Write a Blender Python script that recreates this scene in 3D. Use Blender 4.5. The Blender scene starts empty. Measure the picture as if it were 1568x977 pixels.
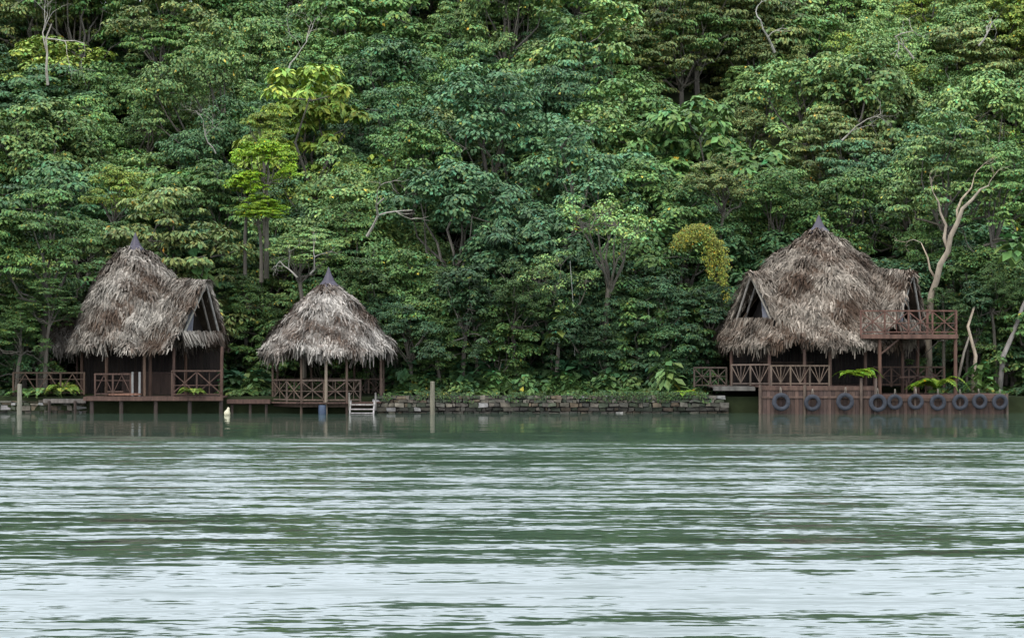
import bpy, math, random
import numpy as np
from mathutils import Vector
random.seed(7)
RNG = np.random.default_rng(11)
scene = bpy.context.scene
H0, F0 = 3.0, 3409.0
def X(px, Y=100.0): return (px-784.0)*Y/F0
def Z(py, Y=100.0): return H0+(531.0-py)*Y/F0

# ------------------------------------------------------------ materials
def newmat(name):
    m = bpy.data.materials.new(name); m.use_nodes = True
    nt = m.node_tree; nt.nodes.clear()
    out = nt.nodes.new('ShaderNodeOutputMaterial')
    return m, nt, out
def N(nt, t, **k):
    n = nt.nodes.new(t)
    for a, b in k.items():
        if a in n.inputs.keys(): n.inputs[a].default_value = b
        else: setattr(n, a, b)
    return n
def mul(nt, a, b, mode='MULTIPLY', fac=1.0):
    m = nt.nodes.new('ShaderNodeMix'); m.data_type='RGBA'; m.blend_type=mode
    m.inputs[0].default_value = fac
    for s, v in ((6, a), (7, b)):
        if isinstance(v, tuple): m.inputs[s].default_value = v
        else: nt.links.new(v, m.inputs[s])
    return m.outputs[2]
def leafmat():
    m, nt, out = newmat('leaf')
    at = N(nt,'ShaderNodeAttribute', attribute_name='Col')
    oi = N(nt,'ShaderNodeObjectInfo')
    c = mul(nt, at.outputs['Color'], oi.outputs['Color'])
    p = N(nt,'ShaderNodeBsdfPrincipled', Roughness=0.55)
    p.inputs['Specular IOR Level'].default_value = 0.22
    nt.links.new(c, p.inputs['Base Color'])
    nt.links.new(p.outputs[0], out.inputs[0]); return m
def attrmat(name, rough=0.85, scale=(3,3,3), lo=0.55, hi=1.25, bump=0.3, spec=0.25, dist=0.03):
    m, nt, out = newmat(name)
    at = N(nt,'ShaderNodeAttribute', attribute_name='Col')
    geo = N(nt,'ShaderNodeNewGeometry')
    mp = N(nt,'ShaderNodeMapping'); mp.inputs['Scale'].default_value = scale
    nt.links.new(geo.outputs['Position'], mp.inputs['Vector'])
    no = N(nt,'ShaderNodeTexNoise', Scale=1.0, Detail=6.0, Roughness=0.65)
    nt.links.new(mp.outputs[0], no.inputs['Vector'])
    mr = N(nt,'ShaderNodeMapRange'); mr.inputs['From Min'].default_value=0.3; mr.inputs['From Max'].default_value=0.7
    mr.inputs['To Min'].default_value=lo*.74; mr.inputs['To Max'].default_value=hi*.74
    nt.links.new(no.outputs[0], mr.inputs[0])
    c = mul(nt, at.outputs['Color'], mr.outputs[0])
    p = N(nt,'ShaderNodeBsdfPrincipled', Roughness=rough)
    p.inputs['Specular IOR Level'].default_value = spec
    nt.links.new(c, p.inputs['Base Color'])
    b = N(nt,'ShaderNodeBump', Strength=bump, Distance=dist)
    nt.links.new(no.outputs[0], b.inputs['Height']); nt.links.new(b.outputs[0], p.inputs['Normal'])
    nt.links.new(p.outputs[0], out.inputs[0]); return m
LEAF = leafmat()
BARK = attrmat('bark', 0.9, (4,4,1.2))
WOOD = attrmat('wood', 0.75, (9,9,1.5), 0.45, 1.15)
PLANK = attrmat('planks', 0.75, (5,5,1.0), 0.40, 1.15)
THATCH = attrmat('palm_thatch', 0.9, (1.2,1.2,1.2), 0.36, 1.25, 0.1, 0.1)
STONE = attrmat('stone', 0.9, (5,5,5), 0.5, 1.3, 0.6)
RUBBER = attrmat('rubber', 0.7, (6,6,6), 0.7, 1.4, 0.2)
METAL = attrmat('cap_metal', 0.55, (4,4,4), 0.75, 1.2, 0.1, 0.5)
SOIL = attrmat('soil', 0.95, (0.6,0.6,0.6), 0.5, 1.4, 0.6, 0.1, 0.1)
CLOTH = attrmat('tarp', 0.8, (2,2,2), 0.7, 1.15, 0.3)

# ------------------------------------------------------------ geometry store
class Geo:
    def __init__(s): s.V=[]; s.F=[]; s.M=[]; s.C=[]; s.n=0
    def add(s, V, F, mat=0, col=(1,1,1)):
        V=np.asarray(V,float).reshape(-1,3); F=np.asarray(F,int).reshape(-1,4)
        s.V.append(V); s.F.append(F+s.n); s.M.append(np.full(len(F),mat))
        c=np.asarray(col,float)
        if c.ndim==1: c=np.tile(c,(len(V),1))
        s.C.append(c); s.n+=len(V)
    def mesh(s, name, mats, smooth=False):
        V=np.concatenate(s.V); F=np.concatenate(s.F); M=np.concatenate(s.M); C=np.concatenate(s.C)
        me=bpy.data.meshes.new(name)
        me.vertices.add(len(V)); me.vertices.foreach_set('co',V.astype(np.float32).ravel())
        me.loops.add(len(F)*4); me.loops.foreach_set('vertex_index',F.astype(np.int32).ravel())
        me.polygons.add(len(F)); me.polygons.foreach_set('loop_start',np.arange(0,len(F)*4,4,dtype=np.int32))
        me.polygons.foreach_set('loop_total',np.full(len(F),4,dtype=np.int32))
        for m in mats: me.materials.append(m)
        me.polygons.foreach_set('material_index',M.astype(np.int32))
        me.update(calc_edges=True)
        a=me.color_attributes.new('Col','FLOAT_COLOR','POINT')
        a.data.foreach_set('color',np.hstack([C,np.ones((len(C),1))]).astype(np.float32).ravel())
        me.polygons.foreach_set('use_smooth',np.full(len(F),bool(smooth)))
        return me
    def obj(s, name, mats, parent=None, smooth=False):
        return link(name, s.mesh(name,mats,smooth), parent)
def link(name, me, parent=None, loc=(0,0,0), rz=0, sc=(1,1,1), color=None):
    o=bpy.data.objects.new(name, me); scene.collection.objects.link(o)
    o.location=loc; o.rotation_euler=(0,0,rz); o.scale=sc
    if color is not None: o.color=(*color,1)
    if parent: o.parent=parent
    return o
def empty(name, loc=(0,0,0)):
    o=bpy.data.objects.new(name,None); scene.collection.objects.link(o); o.empty_display_size=0.5
    return o
BF=np.array([[0,3,2,1],[4,5,6,7],[0,1,5,4],[1,2,6,5],[2,3,7,6],[3,0,4,7]])
def vary(c, a=0.2):
    return np.array(c)*(1+random.uniform(-a,a))*np.array([1+random.uniform(-.04,.04),1,1+random.uniform(-.05,.05)])
def box(g, c, s, mat=0, col=(1,1,1), jit=0, var=0.15):
    V=np.array([[-1,-1,-1],[1,-1,-1],[1,1,-1],[-1,1,-1],[-1,-1,1],[1,-1,1],[1,1,1],[-1,1,1]])*np.array(s)/2
    if jit: V=V+RNG.uniform(-jit,jit,V.shape)
    g.add(V+np.array(c),BF,mat,vary(col,var))
def beam(g, p0, p1, w, h=None, mat=0, col=(1,1,1)):
    h=h or w; p0=np.array(p0,float); p1=np.array(p1,float); d=p1-p0; d/=np.linalg.norm(d)
    r=np.array([0,0,1.]) if abs(d[2])<0.9 else np.array([0,1.,0])
    a=np.cross(d,r); a/=np.linalg.norm(a); b=np.cross(a,d)
    a=a*w/2; b=b*h/2
    V=[p0-a-b,p0+a-b,p0+a+b,p0-a+b,p1-a-b,p1+a-b,p1+a+b,p1-a+b]
    g.add(V,BF,mat,vary(col))
def tube(g, P, R, mat=0, col=(1,1,1), n=6, cap=True):
    P=np.array(P,float); R=np.array(R,float)
    if cap:
        P=np.vstack([P[:1],P,P[-1:]]); R=np.concatenate([[0.001],R,[0.001]])
    T=np.gradient(P,axis=0)
    if cap: T[0]=T[1]; T[-1]=T[-2]
    T/= (np.linalg.norm(T,axis=1,keepdims=True)+1e-9)
    m=np.mean(T,axis=0); ref=np.array([1.,0.13,0.]) if abs(m[2])>=max(abs(m[0]),abs(m[1])) else np.array([0,0.1,1.])
    A=np.cross(T,ref); A/=np.linalg.norm(A,axis=1,keepdims=True)+1e-9; B=np.cross(T,A)
    th=np.arange(n)*2*math.pi/n
    V=P[:,None,:]+R[:,None,None]*(np.cos(th)[None,:,None]*A[:,None,:]+np.sin(th)[None,:,None]*B[:,None,:])
    k=len(P); F=[]
    for i in range(k-1):
        for j in range(n):
            j2=(j+1)%n; F.append([i*n+j,i*n+j2,(i+1)*n+j2,(i+1)*n+j])
    g.add(V.reshape(-1,3),F,mat,vary(col,.12))
def nrm(a): return a/(np.linalg.norm(a,axis=-1,keepdims=True)+1e-9)
def leaves(g, C, Nn, A, L, W, col, mat=1, fold=0.12):
    Nn=nrm(Nn); B=nrm(np.cross(A,Nn)); A=nrm(np.cross(Nn,B))
    L=np.broadcast_to(np.asarray(L,float).reshape(-1,1),(len(C),1)); W=np.broadcast_to(np.asarray(W,float).reshape(-1,1),(len(C),1))
    V=np.stack([C-A*L/2, C+B*W/2+Nn*W*fold+A*L*.05, C+A*L/2-Nn*L*.08, C-B*W/2+Nn*W*fold+A*L*.05],1)
    F=np.arange(len(C)*4).reshape(-1,4)
    g.add(V.reshape(-1,3),F,mat,np.repeat(col,4,axis=0))
def rdir(rng,n): return nrm(rng.normal(size=(n,3)))
def leafcol(rng,n,v=0.38):
    b=rng.uniform(1-v,1+v,(n,1)); h=rng.normal(0,.11,(n,1))
    c=np.clip(np.hstack([b*(1+h*1.6),b,b*(1-h)]),0.1,3)
    k=rng.random(n)<.010; c[k]=c[k]*np.array([3.2,1.5,.7])
    return c
def clump(g, rng, c, r, out, n, L, W, flat=0.6, tone=1.0):
    d=rdir(rng,n); d[:,2]=np.where(d[:,2]<-0.25,-d[:,2],d[:,2])
    rad=r*rng.uniform(0.45,1.0,(n,1))**0.6
    P=c+d*rad*np.array([1,1,flat])
    Nn=d*0.7+np.array([0,0,0.65])+out*0.3+rdir(rng,n)*0.45
    A=d*np.array([1,1,.2])+rdir(rng,n)*0.5+np.array([0,0,-0.35])
    leaves(g,P,Nn,A,L*rng.uniform(.7,1.25,n),W*rng.uniform(.7,1.25,n),leafcol(rng,n)*tone)

BK=(0.13,0.115,0.09)
def make_tree(seed, style='broad', base=-1.5, bark=BK):
    rng=np.random.default_rng(seed); g=Geo()
    K,NC,NL,L,W,flat,lf=dict(broad=(13,16,64,.22,.14,.6,.75), fine=(14,16,78,.17,.10,.58,.75),
        layer=(14,12,74,.21,.105,.36,.6), big=(10,13,54,.34,.19,.6,.75), sparse=(10,6,38,.20,.12,.6,.8))[style]
    lobes=[]
    sx_=rng.uniform(.85,1.15); dr=.34 if style=='sparse' else rng.uniform(.45,.75)
    for i in range(K):
        a=i*2.4+rng.uniform(-.6,.6); rr=2.75*math.sqrt((i+.2)/K)*rng.uniform(.7,1.15)
        zc=6.8-dr*rr*rr*rng.uniform(.3,1.4)+rng.uniform(-.9,.5)
        lobes.append((np.array([rr*math.cos(a)*sx_,rr*math.sin(a)/sx_,zc]),rng.uniform(.65,1.55)))
    bend=rng.uniform(-.6,.6,2); tr=.12 if style=='sparse' else .15
    fork=np.array([bend[0],bend[1],2.9])
    tube(g,[(0,0,base),(0,0,base*.3),(bend[0]*.4,bend[1]*.4,1.),fork],[tr*1.6,tr*1.4,tr*1.15,tr],0,bark)
    for c,r in lobes:
        mid=(fork+c)/2+rng.normal(0,.35,3)-np.array([0,0,.25])
        tube(g,[fork+rng.normal(0,.03,3)+np.array([0,0,-rng.uniform(0,.8)]),(fork+mid)/2+rng.normal(0,.12,3),mid,(mid+c)/2+rng.normal(0,.12,3),c],[.07,.06,.05,.035,.02],0,bark,5)
        tone=rng.uniform(.75,1.28)
        nc=max(5,int(NC*(r/1.2)**2))
        D=rdir(rng,nc); D[:,2]=np.where(D[:,2]<-0.6,-D[:,2],D[:,2])
        for d in D:
            p=c+d*np.array([1,1,lf])*r*rng.uniform(.75,1.2)
            if style=='sparse' or rng.random()<.1:
                tube(g,[c+rng.normal(0,.1,3),(c+p)/2+rng.normal(0,.1,3),p],[.028,.02,.01],0,bark,4,False)
            cr=rng.uniform(.30,.72)
            clump(g,rng,p,cr,d,int(NL*(cr/.5)**2*rng.uniform(.7,1.1)),L,W,flat,tone*rng.uniform(.80,1.25))
    return g.mesh('tree_'+style,[BARK,LEAF])
SPEC=(('broad',7,5),('fine',6,5),('layer',4,3),('big',2,2),('sparse',2,2))
TREES={s:[make_tree(100+17*i+k*7,s) for i in range(n)] for k,(s,n,_) in enumerate(SPEC)}
TALL={s:[make_tree(100+17*i+k*7,s,-8.0) for i in range(n)] for k,(s,_,n) in enumerate(SPEC)}

G=dict(mid=(.082,.150,.038),dark=(.050,.103,.036),blue=(.062,.124,.050),yel=(.160,.220,.034),olive=(.115,.148,.044),lite=(.130,.205,.060),bri=(.21,.34,.02))
# ------------------------------------------------------------ terrain
def th(x,y):
    x=np.asarray(x,float); y=np.asarray(y,float)
    z=np.where(y<101.25,-1.6,0.72+0.03*(y-101))
    hill=0.50*(y-107.5)+1.3*np.sin(x*.09+1)*np.clip((y-107)/20,0,1)+.8*np.sin(x*.21+y*.13)*np.clip((y-107)/20,0,1)
    hill=np.where(y>164,28.5+(hill*0+1.3*np.sin(x*.09+1)),hill)
    return np.where(y>107.5,np.maximum(hill,0)+.9,z)
xs=np.concatenate([np.linspace(-600,-90,12),np.arange(-84,85,2.0),np.linspace(90,600,12)])
ys=np.concatenate([np.linspace(-400,90,10),[98,101.2,101.3,104,107],np.arange(108,170,1.5),np.linspace(175,900,14)])
XX,YY=np.meshgrid(xs,ys); ZZ=th(XX,YY)
g=Geo(); nx=len(xs); idx=np.arange(len(ys)*nx).reshape(len(ys),nx)
g.add(np.stack([XX,YY,ZZ],-1).reshape(-1,3),np.stack([idx[:-1,:-1],idx[:-1,1:],idx[1:,1:],idx[1:,:-1]],-1).reshape(-1,4),0,(.03,.038,.016))
g.obj('hillside_ground',[SOIL])

# ------------------------------------------------------------ forest mass
forest=empty('forest')
def put(px,ptop,wpx,Y,style,col,parent=None,name='forest_tree',k=None,zs=1.0,tint=1.0):
    s=wpx*Y/F0/7.2; zb=Z(ptop,Y)-7.9*s*zs
    lib=TALL if zb>float(th(X(px,Y),Y))+.3 else TREES
    n=len(TALL[style])
    me=lib[style][(k if k is not None else random.randrange(99))%n]
    c=np.array(G[col] if isinstance(col,str) else col)*tint
    return link(name,me,parent,(X(px,Y),Y,zb),random.uniform(0,6.28),(s,s,s*zs),c)
Yr=110.5
while Yr<174:
    half=Yr*0.23+7; xx=-half+random.uniform(0,3)
    while xx<half:
        s=random.uniform(.55,1.15) if random.random()<.85 else random.uniform(1.15,1.5)
        st=random.choice(['broad','broad','fine','fine','layer','broad','fine'] if Yr>125 else ['broad','fine','fine','layer','big'])
        xn=xx/(Yr*.23); r_=random.random()
        if xn>.15 and Yr>122: nm=['lite','mid','yel','olive','mid','lite'][int(r_*6)]
        elif xn<-.15: nm=['mid','yel','mid','olive','dark','lite','mid','lite','dark'][int(r_*9)]
        else: nm=['mid','blue','blue','lite','mid','lite' if Yr>130 else 'dark'][int(r_*6)]
        c=np.array(G[nm])*random.uniform(.75,1.28)
        if Yr<116: c=c*.85
        yy=Yr+random.uniform(-1.6,1.6)
        up=4.0 if Yr>160 else 0
        link('forest_tree',random.choice(TREES[st]),forest,(xx,yy,float(th(xx,yy))-random.uniform(0.9,3.6)-max(0,s-1.1)*5+up),random.uniform(0,6.28),(s*random.uniform(.85,1.2),s*random.uniform(.85,1.2),s*random.uniform(.8,1.15)),c)
        xx+=random.uniform(2.9,4.3)
    Yr+=3.2
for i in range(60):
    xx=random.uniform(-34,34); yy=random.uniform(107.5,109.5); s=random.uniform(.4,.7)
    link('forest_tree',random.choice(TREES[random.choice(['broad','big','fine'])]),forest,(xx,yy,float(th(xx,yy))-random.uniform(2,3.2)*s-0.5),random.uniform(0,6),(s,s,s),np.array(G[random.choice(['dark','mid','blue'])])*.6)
bush=empty('shore_bushes')
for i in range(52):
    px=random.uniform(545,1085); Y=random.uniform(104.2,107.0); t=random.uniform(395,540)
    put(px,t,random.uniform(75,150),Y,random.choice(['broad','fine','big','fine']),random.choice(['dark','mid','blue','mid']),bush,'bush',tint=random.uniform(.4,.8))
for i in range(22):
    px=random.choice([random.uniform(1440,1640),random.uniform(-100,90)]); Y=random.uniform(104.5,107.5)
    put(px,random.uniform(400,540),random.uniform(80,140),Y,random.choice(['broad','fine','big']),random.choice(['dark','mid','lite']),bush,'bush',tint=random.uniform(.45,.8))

# ------------------------------------------------------------ individual trees near the shore
T=lambda *a,**k: put(*a,name='rainforest_tree',**k)
T(760,95,330,121,'fine','blue',k=0,tint=1.15); T(880,190,300,114,'fine','blue',k=1,tint=1.1); T(700,250,260,111,'broad','blue',k=0,tint=1.1)
T(640,190,190,116,'broad','mid',k=1); T(830,330,260,108.5,'broad','blue',k=2,tint=.9); T(600,390,190,107,'broad','mid',k=3,tint=.8)
T(700,420,190,106,'big','mid',k=0,tint=.75); T(1000,250,240,113,'broad','mid',k=4); T(980,390,210,107.2,'fine','blue',k=2,tint=.65)
T(1060,300,200,111,'fine','dark',k=3); T(760,460,170,105.2,'broad','mid',k=2,tint=.8); T(1010,470,160,105.3,'fine','dark',k=1)
T(560,430,140,106.5,'broad','mid',k=1,tint=.7); T(640,440,150,105.2,'broad','mid',k=3,tint=.9)
T(405,163,90,112,'broad','yel',k=3,tint=.9); T(408,215,120,108.5,'broad','bri',k=0,zs=.8,tint=.9); T(375,262,90,108.0,'big','bri',k=0,zs=.8,tint=.85); T(400,300,100,107.6,'broad','bri',k=2,zs=.6,tint=.75); T(465,350,140,107.0,'layer','lite',k=0,zs=.8,tint=1.)
T(60,300,230,103.5,'layer','mid',k=1,tint=.8); T(-30,330,240,103,'layer','mid',k=2,tint=.9); T(150,330,120,108,'fine','mid',k=0,tint=.8)
T(40,420,180,104.5,'layer','mid',k=0,tint=.65); T(185,255,120,112,'broad','yel',k=1,tint=.8); T(300,350,150,110,'big','dark',k=1)
T(540,300,180,112,'fine','mid',k=2,tint=.8); T(380,420,120,109,'fine','mid',k=1,tint=.65); T(20,480,130,103,'fine','dark',k=2,tint=.8)
T(70,430,110,101.9,'layer','mid',k=1,tint=.6,zs=.8); T(25,470,120,101.8,'fine','mid',k=3,tint=.65,zs=.8)
T(1460,180,230,110,'layer','lite',k=1,tint=.8); T(1530,230,200,109,'layer','mid',k=2); T(1300,260,200,113,'broad','mid',k=1,tint=.8)
T(1180,250,190,113,'fine','mid',k=0,tint=.9); T(1100,240,120,111,'broad','olive',k=2); T(1510,380,150,107,'broad','mid',k=0,tint=.75)
T(1560,420,160,105.5,'big','mid',k=1,tint=.8); T(1480,470,90,105.5,'broad','dark',k=3); T(1420,330,150,111,'fine','mid',k=1,tint=.75)
T(1075,440,110,106,'broad','mid',k=4,tint=.7)
T(925,285,210,104.6,'sparse','lite',k=0,tint=1.3); T(850,390,150,104.3,'sparse','lite',k=1,tint=1.1)

def branchy(g, rng, p, d, L, r, depth, col):
    pts=[p]; q=np.array(p,float); dd=np.array(d,float)
    for i in range(4):
        dd=dd+rng.normal(0,.22,3); dd/=np.linalg.norm(dd); q=q+dd*L/4; pts.append(q.copy())
    tube(g,pts,np.linspace(r,r*.45,5),0,col,5)
    if depth>0:
        for k in range(rng.integers(2,4)):
            i=rng.integers(2,5); nd=dd+rng.normal(0,.6,3)+np.array([0,0,.15]); nd/=np.linalg.norm(nd)
            branchy(g,rng,pts[i],nd,L*rng.uniform(.55,.8),r*.5,depth-1,col)
def dead(px,pyb,Y,d,L,r,seed,depth=3,col=(.42,.38,.32)):
    g=Geo(); rng=np.random.default_rng(seed)
    branchy(g,rng,(X(px,Y),Y,Z(pyb,Y)),nrm(np.array(d,float)),L,r,depth,col)
    g.obj('bare_tree',[BARK])
dead(562,362,105.5,(.25,-.1,1),2.6,.075,3,3,(.40,.36,.29))
dead(72,130,122,(.15,0,1),3.4,.08,5,4); dead(1187,80,128,(.02,0,1),2.2,.08,8,2)
dead(455,425,103.4,(-.6,0,.5),1.3,.045,12,4,(.3,.27,.23)); dead(475,420,103.6,(.3,0,.7),1.2,.045,14,3,(.3,.27,.23)); dead(1400,90,128,(-.6,-.2,.6),2.0,.07,17,3)
dead(440,110,124,(.1,-.3,1),2.0,.05,21,4); dead(1290,215,117,(.5,-.4,.6),1.6,.05,23,4); dead(330,235,112,(-.3,-.4,.6),1.5,.04,25,4); dead(1500,70,128,(.4,-.5,.6),1.6,.06,27,4)
g=Geo(); c=(.42,.34,.24)
def poly(g,pts,rr,Y,col,n=8):
    P=[(X(a,Y+k),Y+k,Z(b,Y+k)) for a,b,k in pts]; tube(g,P,rr,0,col,n)
poly(g,[(1422,600,1),(1421,520,.7),(1424,480,.5),(1426,452,.4),(1434,430,.3),(1440,405,.1),(1452,385,0),(1456,362,-.2),(1467,340,-.3),(1474,320,-.4),(1490,305,-.5),(1502,290,-.6),(1515,284,-.6)],[.2,.19,.17,.16,.15,.145,.13,.12,.11,.09,.07,.05,.025],104.5,c)
poly(g,[(1453,385,0),(1446,365,.1),(1449,345,.2),(1440,325,.3),(1438,310,.3),(1430,296,.3)],[.09,.08,.065,.05,.04,.02],104.5,c)
poly(g,[(1467,340,-.3),(1466,322,-.2),(1473,305,0),(1488,288,.3),(1492,272,.4)],[.07,.06,.05,.035,.015],104.5,c)
poly(g,[(1434,430,.3),(1424,412,.4),(1421,395,.5),(1411,372,.6)],[.06,.05,.04,.02],104.5,c)
rng=np.random.default_rng(4)
for a,b in((1514,284),(1430,296),(1492,272),(1411,372)): branchy(g,rng,(X(a,104.4),104.4,Z(b,104.4)),nrm(np.array([(a-1465)/60,0,1.])),.8,.025,2,c)
g.obj('leaning_tree',[BARK],smooth=True)
g=Geo()
poly(g,[(1488,600,0),(1494,545,0),(1482,500,.2),(1492,470,.4)],[.11,.09,.07,.05],103.5,c)
poly(g,[(1530,600,0),(1536,545,0),(1552,510,.2),(1566,470,.4),(1590,420,.6)],[.14,.12,.11,.09,.07],103.5,(.28,.25,.21))
poly(g,[(1465,590,0),(1476,540,0),(1486,510,.2)],[.07,.06,.04],103.5,(.3,.26,.2))
g.obj('slender_tree',[BARK],smooth=True)

# ------------------------------------------------------------ plants
def fern(seed,nf=16,Lf=1.2,w=.30):
    rng=np.random.default_rng(seed); g=Geo()
    for i in range(nf):
        a=rng.uniform(0,6.28); up=rng.uniform(.5,1.1); L=Lf*rng.uniform(.7,1.2); t=np.linspace(0,1,16)
        h=np.array([math.cos(a),math.sin(a),0])
        P=h[None]*(t*L*.85)[:,None]; P=P+np.array([0,0,1])*((up*t-1.05*up*t**2.3)*L)[:,None]
        tube(g,P[::3],[.012]*len(P[::3]),1,(.6,.7,.4),3,False)
        T_=nrm(np.gradient(P,axis=0)); S=nrm(np.cross(T_,np.array([0,0,1.])))
        ln=w*np.sin(np.clip(t*1.02+.06,0,1)*math.pi)**.7
        for sgn in (-1,1):
            A=S*sgn+T_*.45+np.array([0,0,-.25])
            C=P+nrm(A)*(ln/2)[:,None]
            leaves(g,C[1:],np.cross(S,T_)[1:]*1+rdir(rng,15)*.15,A[1:],ln[1:]+.02,.07*Lf/1.2+.02,leafcol(rng,15,.2)*rng.uniform(.85,1.2))
    return g.mesh('fern',[BARK,LEAF])
def bigleaf(seed,n=40,L=.5,hgt=1.2,rad=.7):
    rng=np.random.default_rng(seed); g=Geo()
    d=rdir(rng,n); d[:,2]=np.abs(d[:,2])
    C=d*np.array([rad,rad,hgt])*rng.uniform(.5,1,(n,1))
    for c in C[::2]: tube(g,[(0,0,0),c*.5+np.array([0,0,.15]),c],[.015,.012,.01],1,(.7,.8,.5),3,False)
    leaves(g,C,d*.6+np.array([0,-.35,.6])+rdir(rng,n)*.3,d*np.array([1,1,.1])+np.array([0,0,-.5])+rdir(rng,n)*.3,L*rng.uniform(.6,1.2,n),L*.6*rng.uniform(.7,1.1,n),leafcol(rng,n,.25))
    return g.mesh('broad_leaf_plant',[BARK,LEAF])
FERN=[fern(1),fern(2),fern(3,20)]; BIG=[bigleaf(4),bigleaf(5,50,.4),bigleaf(6,30,.65)]
PALM=fern(9,18,2.6,.75)
ug=empty('shore_undergrowth')
for i in range(190):
    px=random.uniform(605,1070); Y=random.uniform(102.1,104.8); s=random.uniform(.5,1.05)
    me=random.choice(FERN+BIG[:2])
    link('plant',me,ug,(X(px,Y),Y,.68),random.uniform(0,6.28),(s,s,s*random.uniform(.8,1.3)),np.array(G[random.choice(['mid','dark','lite','mid'])])*random.uniform(.45,.9))
for i in range(70):
    px=random.choice([random.uniform(-80,110),random.uniform(345,420),random.uniform(1430,1620)]); Y=random.uniform(102.5,106); s=random.uniform(.6,1.2)
    link('plant',random.choice(FERN+BIG),ug,(X(px,Y),Y,.74),random.uniform(0,6.28),(s,s,s),np.array(G[random.choice(['mid','dark','lite'])])*random.uniform(.5,.9))
for i in range(60):
    px=random.uniform(600,1080); Y=random.uniform(104,106.5); s=random.uniform(1,1.8)
    link('plant',random.choice(BIG),ug,(X(px,Y),Y,.8),random.uniform(0,6.28),(s,s,s),np.array(G['dark'])*random.uniform(.5,.9))
def P_(name,me,px,py,Y,s,col,rz=None,t=1.): return link(name,me,None,(X(px,Y),Y,Z(py,Y)),random.uniform(0,6) if rz is None else rz,(s,s,s),np.array(G[col])*t)
P_('fern_plant',FERN[0],1312,576,99.9,1.0,'bri',t=.6); P_('fern_plant',FERN[1],1434,594,100.2,1.25,'bri',t=.5); P_('fern_plant',FERN[2],295,602,99.8,.65,'yel',t=.8)
P_('fern_plant',FERN[0],1045,606,101.4,.7,'bri',t=.6); P_('fern_plant',FERN[1],98,600,101.6,1.0,'yel',t=.8)
P_('fern_plant',FERN[2],70,606,101.6,.9,'lite'); P_('fern_plant',FERN[0],40,606,101.8,1.0,'mid')
P_('broad_leaf_plant',BIG[2],300,430,105.5+3,1.5,'mid'); P_('broad_leaf_plant',BIG[2],855,525,103.9,1.0,'lite',t=.9); P_('broad_leaf_plant',BIG[1],862,490,103.9,1.1,'lite',t=.9)
P_('broad_leaf_plant',BIG[0],1022,595,102.4,1.3,'lite',t=.8); P_('broad_leaf_plant',BIG[0],1500,595,102.4,1.2,'mid'); P_('broad_leaf_plant',BIG[2],1555,400,104,1.3,'mid')
P_('palm_crown',PALM,5,345,103.3,.75,'lite'); P_('palm_crown',PALM,-20,520,102.5,.8,'mid')
rng=np.random.default_rng(55); g=Geo(); Y=105.0
for i in range(80):
    a=rng.uniform(0,1); px=1036+70*a**.8+rng.normal(0,3); top=Z(343+ (a-.4)**2*110,Y); ln=(rng.uniform(.2,.9) if a<.55 else rng.uniform(.6,2.7))
    n=int(ln*48); t=rng.uniform(0,1,n)
    C=np.stack([X(px,Y)+rng.normal(0,.08,n)+.3*t*(a-.2),np.full(n,Y)+rng.normal(0,.25,n)-.4*t,top-t*ln],1)
    leaves(g,C,np.array([0,-.6,.6])+rdir(rng,n)*.6,np.array([0,-.2,-1.])+rdir(rng,n)*.6,.12,.07,leafcol(rng,n,.5))
for i in range(9): clump(g,rng,np.array([X(1040+6*i,Y),Y+.5,Z(362+rng.uniform(-8,25),Y)]),.55,np.array([0,0,1.]),150,.14,.08)
link('hanging_vine',g.mesh('hanging_vine',[BARK,LEAF]),color=(.15,.16,.02))
g=Geo(); tube(g,[(X(873,104),104,Z(400,104)),(X(878,104),104,Z(470,104)),(X(880,104),104,Z(545,104))],[.012]*3,0,(.4,.38,.33),4)
g.obj('hanging_liana',[BARK])

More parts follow.
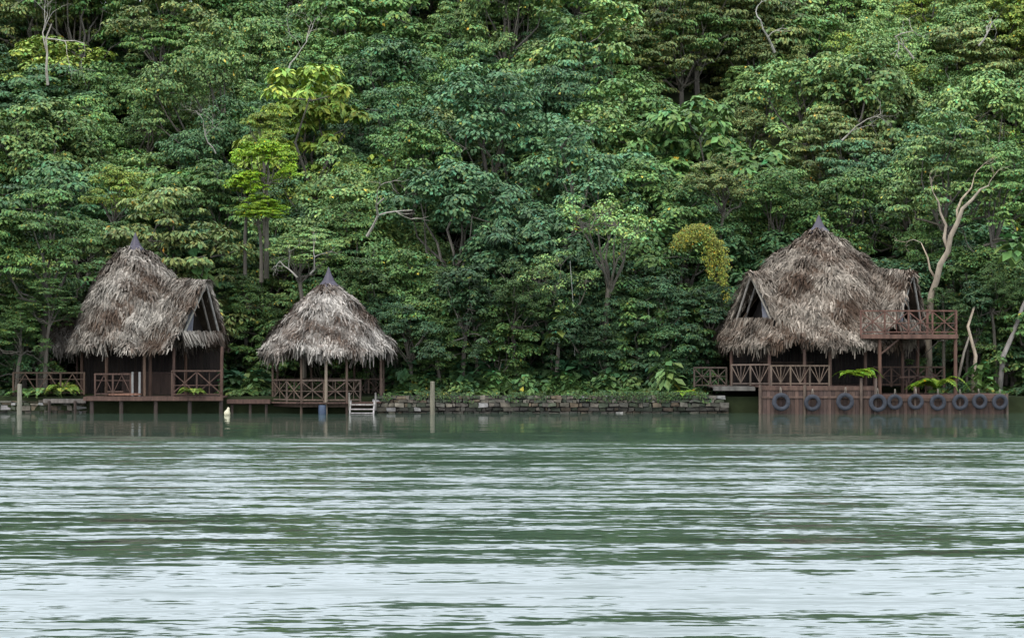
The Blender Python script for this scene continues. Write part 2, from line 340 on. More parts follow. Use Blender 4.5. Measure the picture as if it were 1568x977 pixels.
# ------------------------------------------------------------ thatched roofs
def make_roof(parent, cx, cy, prof, R, ribs, nstr, seed, tone=(1,1,1)):
    rng=np.random.default_rng(seed)
    pr,pz=np.array(prof).T
    def ev(x,y):
        r=np.hypot(x,y); th_=np.arctan2(y,x)
        Rr=R*(1+.02*np.sin(5*th_+1)+.015*np.sin(11*th_))
        S=[np.where(r<=Rr,np.interp(r,pr,pz)+(.06*np.sin(th_*7+r)+.05*np.sin(th_*13+r*3.1+seed))*np.clip(r/2,0,1),-99)]
        for q in ribs:
            dx,dy=q['d']; l=math.hypot(dx,dy); dx/=l; dy/=l
            u=x*dx+y*dy; v=-x*dy+y*dx
            z=q['z0']+(q['z1']-q['z0'])*(u-q['u0'])/(q['u1']-q['u0'])-q['s']*(np.sqrt(v*v+.04)-.2)
            ue=q['u1']-q.get('k',0)*np.abs(v)
            ok=(u>q['u0']-.8)&(u<ue)&(z>q.get('zmin',2.9))
            S.append(np.where(ok,z,-99))
        S=np.array(S); return S.max(0),S.argmax(0),S
    st=.11; m=R+1.8; ax=np.arange(-m,m,st); gx,gy=np.meshgrid(ax,ax); f,w,_=ev(gx,gy)
    n=len(ax); id_=np.arange(n*n).reshape(n,n)
    q=np.stack([f[:-1,:-1],f[:-1,1:],f[1:,1:],f[1:,:-1]],-1)
    ok=(q.min(-1)>-50)&((q.max(-1)-q.min(-1))<.62)
    Fq=np.stack([id_[:-1,:-1],id_[:-1,1:],id_[1:,1:],id_[1:,:-1]],-1)[ok]
    V=np.stack([gx+cx,gy+cy,np.where(f<-50,0,f)-.03],-1).reshape(-1,3)
    used=np.unique(Fq); mp=np.zeros(n*n,int); mp[used]=np.arange(len(used))
    g=Geo(); g.add(V[used],mp[Fq],0,(.10,.075,.055)); g.obj('roof_shell',[THATCH],parent)
    g=Geo(); N0=nstr*6
    x=rng.uniform(-m,m,N0); y=rng.uniform(-m,m,N0); f,w,S=ev(x,y)
    e=.06; fx=np.take_along_axis(ev(x+e,y)[2],w[None],0)[0]; fy=np.take_along_axis(ev(x,y+e)[2],w[None],0)[0]
    gxx=(fx-f)/e; gyy=(fy-f)/e; ok=(f>-50)
    bad=(np.abs(gxx)>6); gxx=np.where(bad,0,gxx); bad2=(np.abs(gyy)>6); gyy=np.where(bad2,0,gyy); ok&=~(bad&bad2)
    g2=gxx**2+gyy**2; ok&=g2>.01
    acc=rng.uniform(0,2.0,N0)<np.sqrt(1+g2)
    I=np.where(ok&acc)[0][:nstr]
    x,y,f,gxx,gyy,g2=[a[I] for a in (x,y,f,gxx,gyy,g2)]; k=len(I)
    n_=nrm(np.stack([-gxx,-gyy,np.ones(k)],1)); d=nrm(np.stack([-gxx,-gyy,-g2],1)); s_=np.cross(n_,d)
    clus=np.sin(x*3.1+y*2.3)*np.sin(y*2.7-x*1.9+f*2.2)
    ang=rng.normal(0,.42,k)+.4*np.sin(x*2.2+f*3)*np.sin(y*1.7+f*2.1)
    d=nrm(d+s_*ang[:,None]); s_=nrm(np.cross(n_,d))
    L=rng.uniform(.16,.55,k); L=np.where(f<pz[-1]+.5,L*.7,L); W=rng.uniform(.03,.10,k)
    P0=np.stack([x+cx,y+cy,f],1)+n_*rng.uniform(.0,.10,k)[:,None]
    l1=rng.uniform(.02,.08,k)+.16*np.clip(clus,0,1); l2=rng.uniform(-.04,.12,k)+.22*np.clip(clus,0,1)
    P1=P0+d*(L*.5)[:,None]+n_*l1[:,None]; P2=P0+d*L[:,None]+n_*(l2)[:,None]+np.array([0,0,-1.])*(rng.uniform(0,.14,k))[:,None]
    def ribbon(P0,P1,P2,s_,W,col):
        w_=s_*(W/2)[:,None]
        V=np.stack([P0-w_,P0+w_,P1+w_,P1-w_,P2+w_*.35,P2-w_*.35],1).reshape(-1,3)
        b=np.arange(len(P0))*6
        F=np.concatenate([np.stack([b,b+1,b+2,b+3],1),np.stack([b+3,b+2,b+4,b+5],1)])
        g.add(V,F,0,np.repeat(col,6,axis=0))
    def cols(x,y,z,k):
        t=.50+.42*np.sin(x*1.3+seed)*np.sin(y*1.1+z*1.7+seed*2)+.40*np.sin(x*3.3+z*2.9+seed)*np.sin(z*4.1+x)+rng.normal(0,.18,k); t=np.clip(t,0,1)[:,None]
        base=(1-t)*np.array([.125,.087,.064])+t*np.array([.50,.455,.395])
        return base*rng.uniform(.5,1.2,(k,1))*np.array(tone)
    ribbon(P0,P1,P2,s_,W,cols(x,y,f,k))
    for lay in (0,1):
        ne=int(260*R*1.3); a=rng.uniform(0,6.283,ne); Rr=R*(1+.02*np.sin(5*a+1)+.015*np.sin(11*a))-.02-rng.uniform(0,.22,ne)-.15*lay
        x=np.cos(a)*Rr; y=np.sin(a)*Rr; f,w,_=ev(x,y); 
        o=np.stack([np.cos(a),np.sin(a),0*a],1); P0=np.stack([x+cx,y+cy,np.where(f<-50,pz[-1],np.minimum(f,pz[-1]+.35))],1)
        L=rng.uniform(.15,.55+.2*lay,ne)*(1+.55*np.sin(a*9+seed)*np.sin(a*17)); dn=nrm(o*rng.uniform(.0,.4,(ne,1))+np.array([0,0,-1.])+rng.normal(0,.22,(ne,3)))
        s_=nrm(np.cross(o,dn)); P1=P0+o*.05+dn*(L*.5)[:,None]; P2=P0+dn*L[:,None]+np.array([0,0,-.05])
        ribbon(P0,P1,P2,s_,rng.uniform(.04,.1,ne),cols(x,y,P0[:,2],ne)*(.85-.25*lay))
    for q in ribs:
        dx,dy=q['d']; l=math.hypot(dx,dy); D=np.array([dx/l,dy/l,0]); Sd=np.array([-dy/l,dx/l,0])
        if not q.get('open'): continue
        n=420; v=rng.uniform(-1,1,n)*q['vm']; av=np.abs(v); u=q['u1']-q.get('k',0)*av-rng.uniform(0,.1,n)
        z=q['z1']-q['s']*(np.sqrt(v*v+.04)-.2)
        P0=np.array([cx,cy,0])+D*u[:,None]+Sd*v[:,None]+np.array([0,0,1.])*(z+.05)[:,None]
        dn=nrm(D*rng.uniform(-.1,.25,(n,1))+Sd*(np.sign(v)*.55)[:,None]+np.array([0,0,-.9])+rng.normal(0,.15,(n,3)))
        L=rng.uniform(.15,.5,n); s_=nrm(np.cross(D+rng.normal(0,.2,(n,3)),dn))
        ribbon(P0,P0+dn*(L*.5)[:,None]+D*.04,P0+dn*L[:,None],s_,rng.uniform(.04,.1,n),cols(P0[:,0]-cx,P0[:,1]-cy,z,n))
        n=500; u=rng.uniform(q['u0']+.2,q['u1']+.12,n); sg=rng.choice([-1,1],n)
        P0=np.array([cx,cy,0])+D*u[:,None]+Sd*(sg*-.08)[:,None]+np.array([0,0,1.])*(q['z0']+(q['z1']-q['z0'])*(u-q['u0'])/(q['u1']-q['u0'])+.08+rng.uniform(0,.06,n))[:,None]
        dn=nrm(Sd*(sg*.8)[:,None]+np.array([0,0,-.55])+rng.normal(0,.2,(n,3))); L=rng.uniform(.3,.6,n)
        ribbon(P0,P0+nrm(dn+np.array([0,0,.5]))*(L*.45)[:,None],P0+dn*L[:,None],nrm(np.cross(Sd,np.array([0,0,1.])))+rng.normal(0,.2,(n,3)),rng.uniform(.04,.1,n),cols(P0[:,0]-cx,P0[:,1]-cy,P0[:,2],n)*1.1)
        h=Geo(); B=np.array([cx,cy,0.])
        def pt(u,v,z): return B+D*u+Sd*v+np.array([0,0,z])
        vm=q['vm']; za=q['z1']-.12; zb=q['z1']-q['s']*vm; 
        for off,rr in ((-.05,.055),(-.55,.05)):
            for sg in(-1,1): tube(h,[pt(q['u1']+off,sg*.04,za),pt(q['u1']-q.get('k',0)*vm+off,sg*(vm-.12),zb-.05)],[rr,rr],0,(.34,.31,.27),6)
        uu=q['u1']-q.get('k',0)*vm-.06
        tube(h,[pt(uu,-vm+.1,zb+.05),pt(uu,vm-.1,zb+.05)],[.05,.05],0,(.3,.27,.23),6)
        tube(h,[pt(q['u1']-.25,0,za),pt(q['u0'],0,za-.05)],[.06,.06],0,(.3,.25,.2),6)
        n=260; v=rng.uniform(-1,1,n)*(vm-.05); zt=zb+rng.uniform(-.1,.22,n)
        P0=B+D*(uu+.02+rng.uniform(0,.08,n))[:,None]+Sd*v[:,None]+np.array([0,0,1.])*zt[:,None]
        dn=nrm(D*.35+np.array([0,0,-1.])+rng.normal(0,.15,(n,3))); L=rng.uniform(.3,.6,n)
        ribbon(P0,P0+dn*(L*.5)[:,None],P0+dn*L[:,None],nrm(np.cross(D,dn)),rng.uniform(.05,.12,n),cols(P0[:,0]-cx,P0[:,1]-cy,zt,n)*.8)
        h.add([pt(uu-.9,-vm,zb-.2),pt(uu-.9,vm,zb-.2),pt(uu-.9,.03,za-.1),pt(uu-.9,-.03,za-.1)],[[0,1,2,3]],0,(.02,.015,.012))  # dark sheet filling the opening, painted as the shade inside the dormer
        h.obj('dormer_frame_and_shade',[WOOD],parent)
        if q.get('cloth'):
            h=Geo(); sg=q['cloth']; pts=[]
            for i in range(9):
                t=i/8; off=.06*math.sin(i*2.1)
                pts+= [pt(uu-.15+off,sg*(.25+.055*i*.9),za-.5-.15*i*.55),pt(uu-.12+off,sg*(.35+.06*i+.1),zb-.1)]
            h.add(pts,[[2*i,2*i+1,2*i+3,2*i+2] for i in range(8)],0,(.22,.22,.25)); h.obj('hanging_tarp',[CLOTH],parent)
    g.obj('roof_thatch',[THATCH],parent)
    h=Geo(); K=16; rr=R-.45; zz=np.interp(rr,pr,pz)-.12
    for i in range(K):
        a=i*2*math.pi/K; b=(i+1)*2*math.pi/K
        tube(h,[(cx+rr*math.cos(a),cy+rr*math.sin(a),zz),(cx+rr*math.cos(b),cy+rr*math.sin(b),zz)],[.05,.05],0,(.12,.08,.05),6)
        tube(h,[(cx+rr*math.cos(a),cy+rr*math.sin(a),zz+.02),(cx+rr*.45*math.cos(a),cy+rr*.45*math.sin(a),np.interp(rr*.45,pr,pz)-.2)],[.04,.035],0,(.12,.08,.05),5)
    h.obj('rafters',[WOOD],parent)
def cap(parent,x,y,z0,z1,r):
    z0+=.13; g=Geo(); P=[(x,y,z0-.12),(x,y,z0),(x,y,z0+.22*(z1-z0)),(x,y,z0+.6*(z1-z0)),(x,y,z1)]
    tube(g,P,[r*1.12,r,r*.62,r*.3,.015],0,(.040,.030,.048),14); g.obj('roof_cap',[METAL],parent)
WD=(.115,.066,.048); WL=(.24,.17,.12); WG=(.16,.14,.12)
def railing(g,p0,p1,h=.9,bay=1.1,col=WD,style='x'):
    p0=np.array(p0,float); p1=np.array(p1,float); L=np.linalg.norm(p1-p0); n=max(1,round(L/bay)); up=np.array([0,0,1.])
    beam(g,p0+up*h,p1+up*h,.08,.07,0,col); beam(g,p0+up*.1,p1+up*.1,.06,.06,0,col)
    for i in range(n+1):
        a=p0+(p1-p0)*i/n; beam(g,a,a+up*(h+.03),.075,.075,0,col)
        if i<n:
            b=p0+(p1-p0)*(i+1)/n; m=(a+b)/2; bot=.12; top=h-.04
            lat=np.array([0,.02,0])
            if style=='x':
                beam(g,a+up*bot+lat,b+up*top+lat,.035,.045,0,col); beam(g,a+up*top-lat,b+up*bot-lat,.035,.045,0,col)
                beam(g,m+up*bot+lat*2,m+up*top+lat*2,.03,.035,0,col); beam(g,a+up*.5-lat*2,b+up*.5-lat*2,.03,.03,0,col)
            elif style=='fan':
                for t in(.0,.25,.5,.75,1.):
                    beam(g,m+up*bot+lat*(t-.5),a+(b-a)*t+up*top+lat*(t-.5),.03,.04,0,col)
            elif style=='v':
                beam(g,a+up*bot+lat,m+up*top+lat,.03,.045,0,col); beam(g,m+up*top-lat,b+up*bot-lat,.03,.045,0,col); beam(g,a+up*(top-.25),b+up*(top-.25),.03,.035,0,col)
def deck(g,x0,x1,y0,y1,z,col=WD,th_=.06):
    x=x0
    while x<x1-.01:
        w=min(.17,x1-x); box(g,(x+w/2,(y0+y1)/2,z-th_/2),(w-.012,y1-y0,th_),0,col,0,.25); x+=.17
    box(g,((x0+x1)/2,y0-.03,z-.1),(x1-x0,.05,.17),0,np.array(col)*1.15); 
    box(g,((x0+x1)/2,(y0+y1)/2,z-.16),(x1-x0-.1,.1,.14),0,np.array(col)*.7)
def ringposts(g,cx,cy,r,n,a0,z0,z1,rad=.075,col=WD):
    for i in range(n):
        a=a0+i*2*math.pi/n; x=cx+r*math.cos(a); y=cy+r*math.sin(a)
        tube(g,[(x,y,z0),(x+.01,y,(z0+z1)/2),(x,y,z1)],[rad,rad*.92,rad*.9],0,col,8)

# ---- hut 1
h1=empty('thatched_hut'); cy=103.8; k=cy/F0; cx=X(207,cy)
prof=[(0,Z(380,cy)),(14*k,Z(386,cy)),(38*k,Z(405,cy)),(62*k,Z(440,cy)),(83*k,Z(490,cy)),(98*k,Z(530,cy))]
make_roof(h1,cx,cy,prof,98*k,[
  dict(d=(.82,-.57),u0=.6,u1=4.5,z0=Z(430,cy),z1=Z(436,cy),s=1.75,k=.22,vm=1.35,open=True,zmin=2.85,cloth=-1),
  dict(d=(.1,-1),u0=1.0,u1=3.6,z0=5.3,z1=2.8,s=1.7,zmin=2.8),
  dict(d=(.85,-.40),u0=1,u1=4.4,z0=4.9,z1=3.0,s=1.1,zmin=2.8)],16500,3,(.98,.95,.91))
cap(h1,cx,cy,Z(386,cy),Z(356,cy),.42)
g=Geo(); dz=Z(607,100.3)
deck(g,X(128),X(342),100.0,106.5,dz)
for px in (140,185,238,290,338): 
    tube(g,[(X(px),100.15,-1.5),(X(px),100.15,dz-.1)],[.09,.09],0,(.07,.05,.04),8)
ringposts(g,cx+.1,cy,2.6,8,.39,dz,3.2,.08,(.10,.055,.035))
tube(g,[(X(216),100.9,dz),(X(216),100.9,3.1)],[.07,.065],0,(.2,.12,.08),8); tube(g,[(X(335),100.9,dz),(X(336),100.9,3.0)],[.08,.07],0,WD,8); tube(g,[(X(262),100.8,dz),(X(262),100.8,2.95)],[.07,.07],0,WD,8)
railing(g,(X(262),100.3,dz),(X(338),100.3,dz),1.15,1.1,WD,'x'); railing(g,(X(140),100.9,dz),(X(195),100.9,dz),1.0,.85,WD,'v')
railing(g,(X(10),101.4,dz+.05),(X(120),101.4,dz+.05),1.0,1.1,(.09,.055,.035),'v')
for px in(199,210): box(g,(X(px),100.7,dz+.55),(.09,.09,1.1),0,(.33,.31,.28))
box(g,(X(190),100.3,dz+.1),(1.4,.5,.08),0,(.24,.12,.08)); box(g,(X(176),100.2,dz+.22),(.7,.3,.06),0,WD)
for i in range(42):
    box(g,(cx-2.4+i*.155,104.3,dz+1.3),(.145,.04,2.6),0,(.028,.018,.013),0,.3)  # added back wall, coloured near-black for the darkness under the roof
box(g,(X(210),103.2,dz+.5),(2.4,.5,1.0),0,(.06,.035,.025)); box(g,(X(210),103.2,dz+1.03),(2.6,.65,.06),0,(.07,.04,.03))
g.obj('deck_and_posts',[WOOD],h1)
h1b=empty('thatched_shelter'); cy2=105.6; cx2=X(98,cy2)
make_roof(h1b,cx2,cy2,[(0,Z(482,cy2)),(.5,Z(492,cy2)),(1.5,Z(534,cy2))],1.5,[],2400,8,(.65,.63,.61))
g=Geo(); ringposts(g,cx2,cy2,1.2,6,.2,.7,3.0,.06); g.obj('posts',[WOOD],h1b)

# ---- boardwalk
g=Geo(); deck(g,X(345),X(412),100.6,101.2,Z(612),WD); deck(g,X(60),X(126),100.9,101.6,Z(612)+.02,(.16,.14,.12))
for px in (70,110,352,380,405): tube(g,[(X(px),100.8,-1.5),(X(px),100.8,.55)],[.07,.07],0,(.07,.05,.04),6)
g.obj('boardwalk',[WOOD])

# ---- hut 2 gazebo
h2=empty('thatched_gazebo'); cy=102.4; k=cy/F0; cx=X(503,cy)
prof=[(0,Z(434,cy)),(14*k,Z(441,cy)),(43*k,Z(466,cy)),(74*k,Z(505,cy)),(101*k,Z(539,cy))]
make_roof(h2,cx,cy,prof,101*k,[],15000,5,(1.22,1.2,1.19))
cap(h2,cx,cy,Z(441,cy),Z(409,cy),.46)
g=Geo(); dz=Z(616,99.7)
R2=2.66
for a in np.arange(-3,3.01,.17):
    ly=math.sqrt(max(0,2.95**2-a*a)); box(g,(cx+a,cy,dz-.03),(.158,2*ly,.06),0,WD,0,.25)
ringposts(g,cx,cy,R2,8,math.pi/8,-1.5,3.0,.06,(.13,.085,.06))
for i in range(8):
    a=math.pi/8+i*math.pi/4; b=a+math.pi/4
    pa=(cx+R2*math.cos(a),cy+R2*math.sin(a),dz); pb=(cx+R2*math.cos(b),cy+R2*math.sin(b),dz)
    if i!=6: railing(g,pa,pb,.98,1.02,(.16,.11,.08),'x')
    else: railing(g,pa,tuple(np.array(pa)*.6+np.array(pb)*.4),.98,1.02,(.16,.11,.08),'x')
    beam(g,np.array(pa)+[0,0,-.14],np.array(pb)+[0,0,-.14],.07,.16,0,(.10,.065,.045))
tube(g,[(X(500),99.75,-1.2),(X(500),99.75,3.0)],[.07,.065],0,(.32,.24,.17),8)
box(g,(cx,cy,dz+.42),(1.2,.8,.06),0,WD); box(g,(cx,cy,dz+.2),(.12,.12,.4),0,WD)
for i,z_ in enumerate((.42,.22,.05)): box(g,(X(556),99.5-.22*i,z_),(1.05,.28,.05),0,(.42,.38,.34))
for sx in (538,574): beam(g,(X(sx),99.75,.55),(X(sx),98.9,-.1),.06,.14,0,(.42,.38,.34))
for sx in (536,576): box(g,(X(sx),99.6,.55),(.07,.07,.8),0,(.3,.26,.22))
g.obj('deck_and_railings',[WOOD],h2)
g=Geo(); tube(g,[(X(495),99.5,-.35),(X(495),99.5,-.3),(X(495),99.5,0.05),(X(495),99.5,.35),(X(495),99.5,.4)],[.15,.17,.175,.17,.15],0,(.03,.05,.09),12); g.obj('floating_barrel',[METAL],smooth=True)

# ---- hut 3 lodge
h3=empty('thatched_lodge'); cy=104.6; k=cy/F0; cx=X(1254,cy)
prof=[(0,Z(352,cy)),(16*k,Z(359,cy)),(66*k,Z(396,cy)),(102*k,Z(430,cy)),(136*k,Z(486,cy)),(158*k,Z(528,cy))]
make_roof(h3,cx,cy,prof,158*k,[
  dict(d=(-.80,-.6),u0=1.0,u1=4.4,z0=Z(417,cy),z1=Z(421,102),s=1.6,k=.15,vm=1.35,open=True,zmin=3.15,cloth=1),
  dict(d=(.80,-.60),u0=1.0,u1=4.9,z0=Z(414,cy),z1=Z(420,102),s=1.75,k=.12,vm=1.3,open=True,zmin=3.9,cloth=-1),
  dict(d=(.05,-1),u0=1.2,u1=5.05,z0=6.9,z1=2.95,s=1.35,zmin=2.95)],29000,13,(.88,.81,.74))
cap(h3,cx,cy,Z(358,cy),Z(329,cy),.48)
g=Geo(); dz=Z(591,99.6); dz2=Z(604,99.6)
deck(g,X(1160),X(1338),99.6,109,dz,(.14,.08,.06)); deck(g,X(1338),X(1540),99.6,103.5,dz2,(.14,.08,.06)); deck(g,X(1095),X(1160),101.0,108,dz-.05,WG)
x=X(1160)
while x<X(1540):
    top=dz-.1 if x<X(1337) else dz2-.1
    box(g,(x+.09,99.62,(top-.6)/2),(.168,.04,top+.6),0,(.125,.078,.060),0,.35); x+=.18
for px in (1162,1230,1316,1338,1398,1466,1538): tube(g,[(X(px),99.52,-1.3),(X(px),99.52,(dz if px<1340 else dz2)+(.35 if px in(1316,1338,1398) else .05))],[.07,.065],0,(.17,.12,.09),8)
box(g,(X(1250),99.57,.75),(X(1338)-X(1162),.05,.09),0,(.15,.095,.072)); box(g,(X(1440),99.57,.62),(X(1538)-X(1340),.05,.09),0,(.15,.095,.072))
for px,Y,t in ((1120,102.5,2.9),(1178,100.8,2.9),(1232,100.3,2.9),(1271,100.2,3.0),(1325,100.6,3.1),(1382,101.8,3.5)):
    tube(g,[(X(px,Y),Y,dz2 if px>1340 else dz-.05),(X(px,Y),Y,t)],[.08,.075],0,WD,8)
for px,Y in ((1347,99.9),(1463,99.9),(1463,102.2),(1347,102.4),(1405,102.4)):
    tube(g,[(X(px,Y),Y,dz2),(X(px,Y),Y,Z(512)-.05)],[.085,.08],0,(.16,.085,.058),8)
railing(g,(X(1120,101.4),101.4,dz-.02),(X(1178,100.6),100.6,dz),.95,.8,(.17,.12,.09),'fan'); railing(g,(X(1182),100.3,dz),(X(1270),100.1,dz),.9,.85,(.17,.12,.085),'fan')
railing(g,(X(1068),101.8,dz-.1),(X(1118),101.8,dz-.1),.9,.8,(.10,.07,.05),'x')
railing(g,(X(1350),102.2,dz2+.3),(X(1460),102.2,dz2+.3),.9,.9,(.11,.065,.045),'x')
bz=Z(512); deck(g,X(1316),X(1465),99.7,103.0,bz,(.17,.09,.062))
beam(g,(X(1318),99.75,bz-.14),(X(1464),99.75,bz-.14),.09,.14,0,(.15,.08,.055))
railing(g,(X(1317),99.8,bz),(X(1463),99.8,bz),1.05,1.05,(.18,.09,.065),'x'); railing(g,(X(1463),99.85,bz),(X(1463,102.9),102.9,bz),1.05,1.0,(.17,.09,.06),'x')
box(g,(X(1419),99.85,bz+.55),(.1,.1,1.15),0,(.18,.09,.065))
beam(g,(X(1347),99.9,bz-.9),(X(1380),99.9,bz-.12),.06,.07,0,WD)
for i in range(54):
    box(g,(cx-4.0+i*.16,104.4,dz+1.2),(.15,.04,2.6),0,(.026,.018,.014),0,.3)  # added board wall, interior shade put into its near-black colour
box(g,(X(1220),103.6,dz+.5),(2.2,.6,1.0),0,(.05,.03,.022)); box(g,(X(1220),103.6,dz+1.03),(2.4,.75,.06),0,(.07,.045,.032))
for t in (1395,1425):
    box(g,(X(t),101.2,dz2+.75),(.7,.5,.05),0,WD); box(g,(X(t),101.2,dz2+.37),(.08,.08,.74),0,WD)
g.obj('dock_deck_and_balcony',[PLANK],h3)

def tyre():
    g=Geo(); n=28; prof=[(.20,-.07),(.215,-.095),(.29,-.115),(.35,-.10),(.375,-.07),(.375,.07),(.35,.10),(.29,.115),(.215,.095),(.20,.07),(.24,.05),(.33,.04),(.33,-.04),(.24,-.05)]
    m=len(prof); V=[];F=[]
    for i in range(n):
        a=i*2*math.pi/n
        for j,(r,w) in enumerate(prof):
            rr=r+(.008 if (i%2 and r>.36) else 0); V.append((rr*math.cos(a),w,rr*math.sin(a)))
    for i in range(n):
        for j in range(m):
            F.append([i*m+j,((i+1)%n)*m+j,((i+1)%n)*m+(j+1)%m,i*m+(j+1)%m])
    g.add(V,F,0,(.04,.043,.052))
    for sx in(-.04,.04): tube(g,[(sx,0,.34),(sx*.6,.06,.5),(sx*.3,.1,.62)],[.012]*3,0,(.25,.22,.17),4)
    return g.mesh('tyre',[RUBBER],True)
TY=tyre()
for i,px in enumerate((1196,1244,1294,1344,1370,1402,1436,1470,1500,1531)):
    s=random.uniform(.96,1.08) if i<4 else random.uniform(.84,.98)
    o=link('rubber_tire',TY,None,(X(px,99.3),99.33,Z(616+random.uniform(-1.5,1),99.3)),0,(s,s*.9,s)); o.rotation_euler=(random.uniform(-.06,.12),random.uniform(-.05,.05),random.uniform(-.12,.12))

# ---- stone retaining wall
g=Geo()
def wall(px0,px1,Yf,top):
    x0,x1=X(px0,Yf),X(px1,Yf)
    box(g,((x0+x1)/2,Yf+.28,(top-1)/2-.03),(x1-x0,.4,top+1),0,(.035,.032,.026))
    z=-.25
    while z<top-.02:
        h=min(random.uniform(.11,.24),top-z) ; x=x0+random.uniform(-.2,0)
        if h<.06: break
        while x<x1:
            w=random.uniform(.12,.5); c=random.choice([(.15,.128,.098),(.105,.098,.076),(.20,.175,.135),(.155,.118,.078),(.08,.09,.06),(.125,.11,.088),(.07,.08,.05)])
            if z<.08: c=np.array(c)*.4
            if random.random()<.03: c=(.32,.30,.28)
            V_=random.uniform(0,.09); hh=h*random.uniform(.75,1.05)
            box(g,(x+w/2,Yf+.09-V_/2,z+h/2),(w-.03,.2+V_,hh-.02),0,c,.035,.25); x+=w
        z+=h
wall(575,1104,101.0,.82); wall(-160,128,101.3,.55); wall(126,420,102.0,.5)
g.obj('stone_retaining_wall',[STONE])
g=Geo(); rng=np.random.default_rng(77)
for i in range(36):
    px=rng.uniform(590,1085); ln=rng.uniform(.08,.5); n=int(12+ln*60); t=rng.uniform(0,1,n)
    C=np.stack([X(px,101)+rng.normal(0,.18,n),100.93-rng.uniform(0,.12,n),.95-t*ln],1)
    leaves(g,C,np.array([0,-.8,.4])+rdir(rng,n)*.5,np.array([0,0,-1.])+rdir(rng,n)*.6,.12,.075,leafcol(rng,n,.4)*rng.uniform(.6,1.2))
link('wall_creeper',g.mesh('wall_creeper',[BARK,LEAF]),color=(.045,.078,.022))

for px,top in ((30,588),(662,584)):
    g=Geo(); Y=99.0; x=X(px,Y); tube(g,[(x,Y,-1.5),(x,Y,0.12),(x,Y,.13),(x+.01,Y,Z(top,Y)-.03),(x+.01,Y,Z(top,Y))],[.115,.115,.11,.1,.085],0,(.28,.25,.18),10)
    g.obj('mooring_post',[WOOD],smooth=False)
g=Geo(); Y=97.5; x=X(348,Y); tube(g,[(x,Y,-.1),(x,Y,0),(x,Y,.1),(x+.02,Y,.17),(x+.04,Y,.23),(x+.06,Y,.33),(x+.07,Y,.35)],[.06,.13,.145,.12,.07,.05,.03],0,(.66,.60,.40),14)
g.obj('mooring_buoy',[METAL],smooth=True)

# ------------------------------------------------------------ water
m,nt,out=newmat('water')
geo=N(nt,'ShaderNodeNewGeometry'); sep=N(nt,'ShaderNodeSeparateXYZ'); nt.links.new(geo.outputs['Position'],sep.inputs[0])
def math_(op,a,b=None,c=None):
    n=nt.nodes.new('ShaderNodeMath'); n.operation=op
    for i,v in enumerate((a,b,c)):
        if v is None: continue
        if isinstance(v,(int,float)): n.inputs[i].default_value=v
        else: nt.links.new(v,n.inputs[i])
    return n.outputs[0]
def noise(sx,sy,det=3,rough=.55,off=0,rot=0):
    mp=N(nt,'ShaderNodeMapping'); mp.inputs['Scale'].default_value=(sx,sy,1); mp.inputs['Location'].default_value=(off,off*1.7,off)
    mp.inputs['Rotation'].default_value=(0,0,rot)
    nt.links.new(geo.outputs['Position'],mp.inputs['Vector'])
    t=N(nt,'ShaderNodeTexNoise',Scale=1.0,Detail=float(det),Roughness=rough); nt.links.new(mp.outputs[0],t.inputs['Vector'])
    return math_('SUBTRACT',t.outputs[0],0.5)
warp=noise(.05,.14,3,.55,5)
yw=math_('ADD',sep.outputs[1],math_('MULTIPLY',math_('MULTIPLY',warp,.28),sep.outputs[1]))
t01=math_('DIVIDE',math_('SUBTRACT',yw,20.),80.)
def ramp(stops):
    r=N(nt,'ShaderNodeValToRGB'); cr=r.color_ramp
    while len(cr.elements)>1: cr.elements.remove(cr.elements[-1])
    for i,(d,v) in enumerate(stops):
        p=(d-20)/80; e=cr.elements[0] if i==0 else cr.elements.new(p); e.position=p; e.color=(v,v,v,1)
    nt.links.new(t01,r.inputs[0]); return r.outputs[0]
bias=ramp([(20,.08),(24,.08),(25.6,.118),(29.5,.122),(31.2,.064),(37,.060),(40.5,.112),(54,.132),(60,.10),(65,.125),(70,.15),(73,.075),(78,.012),(99,0)])
amp=ramp([(20,.8),(24.5,.75),(26,.45),(29.5,.5),(31.5,.9),(38,.95),(42,.95),(54,.95),(62,.95),(70,.95),(73,.6),(78,.20),(99,.10)])
swell=noise(.13,.8,2,.5,1,.03); rip=noise(.55,2.4,3,.6,2); rip2=noise(2.4,6.5,2,.6,9)
sl=math_('ADD',math_('MULTIPLY',swell,.38),math_('ADD',math_('MULTIPLY',rip,.46),math_('MULTIPLY',rip2,.36)))
sy=math_('ADD',math_('MULTIPLY',sl,amp),bias)
sx=math_('MULTIPLY',math_('MULTIPLY',noise(.8,1.6,3,.6,14),.22),amp)
cmb=N(nt,'ShaderNodeCombineXYZ'); nt.links.new(sx,cmb.inputs[0]); nt.links.new(math_('MULTIPLY',sy,-1.0),cmb.inputs[1]); cmb.inputs[2].default_value=1
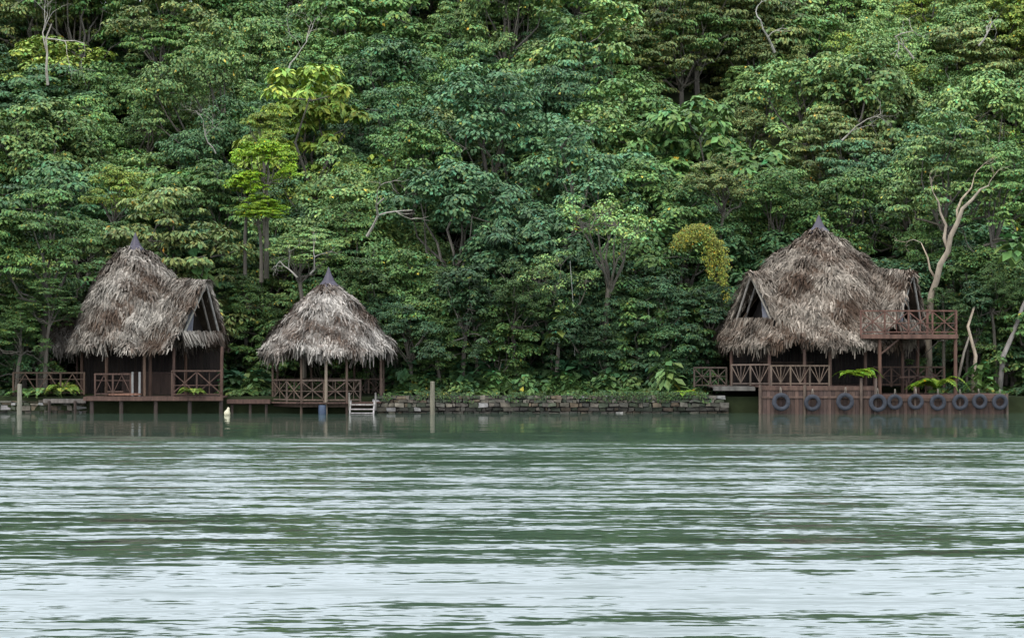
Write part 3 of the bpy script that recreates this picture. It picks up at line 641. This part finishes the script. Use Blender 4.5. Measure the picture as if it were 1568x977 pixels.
vn=N(nt,'ShaderNodeVectorMath',operation='NORMALIZE'); nt.links.new(cmb.outputs[0],vn.inputs[0])
p=N(nt,'ShaderNodeBsdfPrincipled',Roughness=.075,IOR=1.36); p.inputs['Base Color'].default_value=(.034,.055,.037,1)
nt.links.new(vn.outputs[0],p.inputs['Normal']); nt.links.new(p.outputs[0],out.inputs[0])
g=Geo(); g.add([(-600,-400,0),(600,-400,0),(600,101.6,0),(-600,101.6,0)],[[0,1,2,3]]); g.obj('water',[m])

# ------------------------------------------------------------ light
el=math.radians(52); rot=math.radians(212)
w=bpy.data.worlds.new('World'); scene.world=w; w.use_nodes=True; nt=w.node_tree; nt.nodes.clear()
out=nt.nodes.new('ShaderNodeOutputWorld'); bg=nt.nodes.new('ShaderNodeBackground'); bg.inputs[1].default_value=.15
sk=nt.nodes.new('ShaderNodeTexSky'); sk.sky_type='NISHITA'; sk.sun_disc=False; sk.sun_elevation=el; sk.sun_rotation=rot; sk.dust_density=2.0
mx=nt.nodes.new('ShaderNodeMix'); mx.data_type='RGBA'; mx.inputs[0].default_value=.85
nt.links.new(sk.outputs[0],mx.inputs[6]); mx.inputs[7].default_value=(17.8,19.4,21.6,1)
nt.links.new(mx.outputs[2],bg.inputs[0]); nt.links.new(bg.outputs[0],out.inputs[0])
L=bpy.data.lights.new('sun','SUN'); L.energy=1.5; L.angle=math.radians(14); L.color=(1,.95,.86)
o=bpy.data.objects.new('sun',L); scene.collection.objects.link(o)
d=Vector((math.sin(rot)*math.cos(el),math.cos(rot)*math.cos(el),math.sin(el))); o.rotation_euler=d.to_track_quat('Z','Y').to_euler()
cam=bpy.data.cameras.new('camera'); cam.lens=36*F0/1568; cam.sensor_width=36; cam.clip_end=3000; cam.clip_start=.5
o=bpy.data.objects.new('camera',cam); scene.collection.objects.link(o); o.location=(0,0,H0); o.rotation_euler=(math.radians(90)+math.atan((531-488.5)/F0),0,0)
scene.camera=o
scene.view_settings.view_transform='Standard'; scene.view_settings.look='None'; scene.view_settings.exposure=0
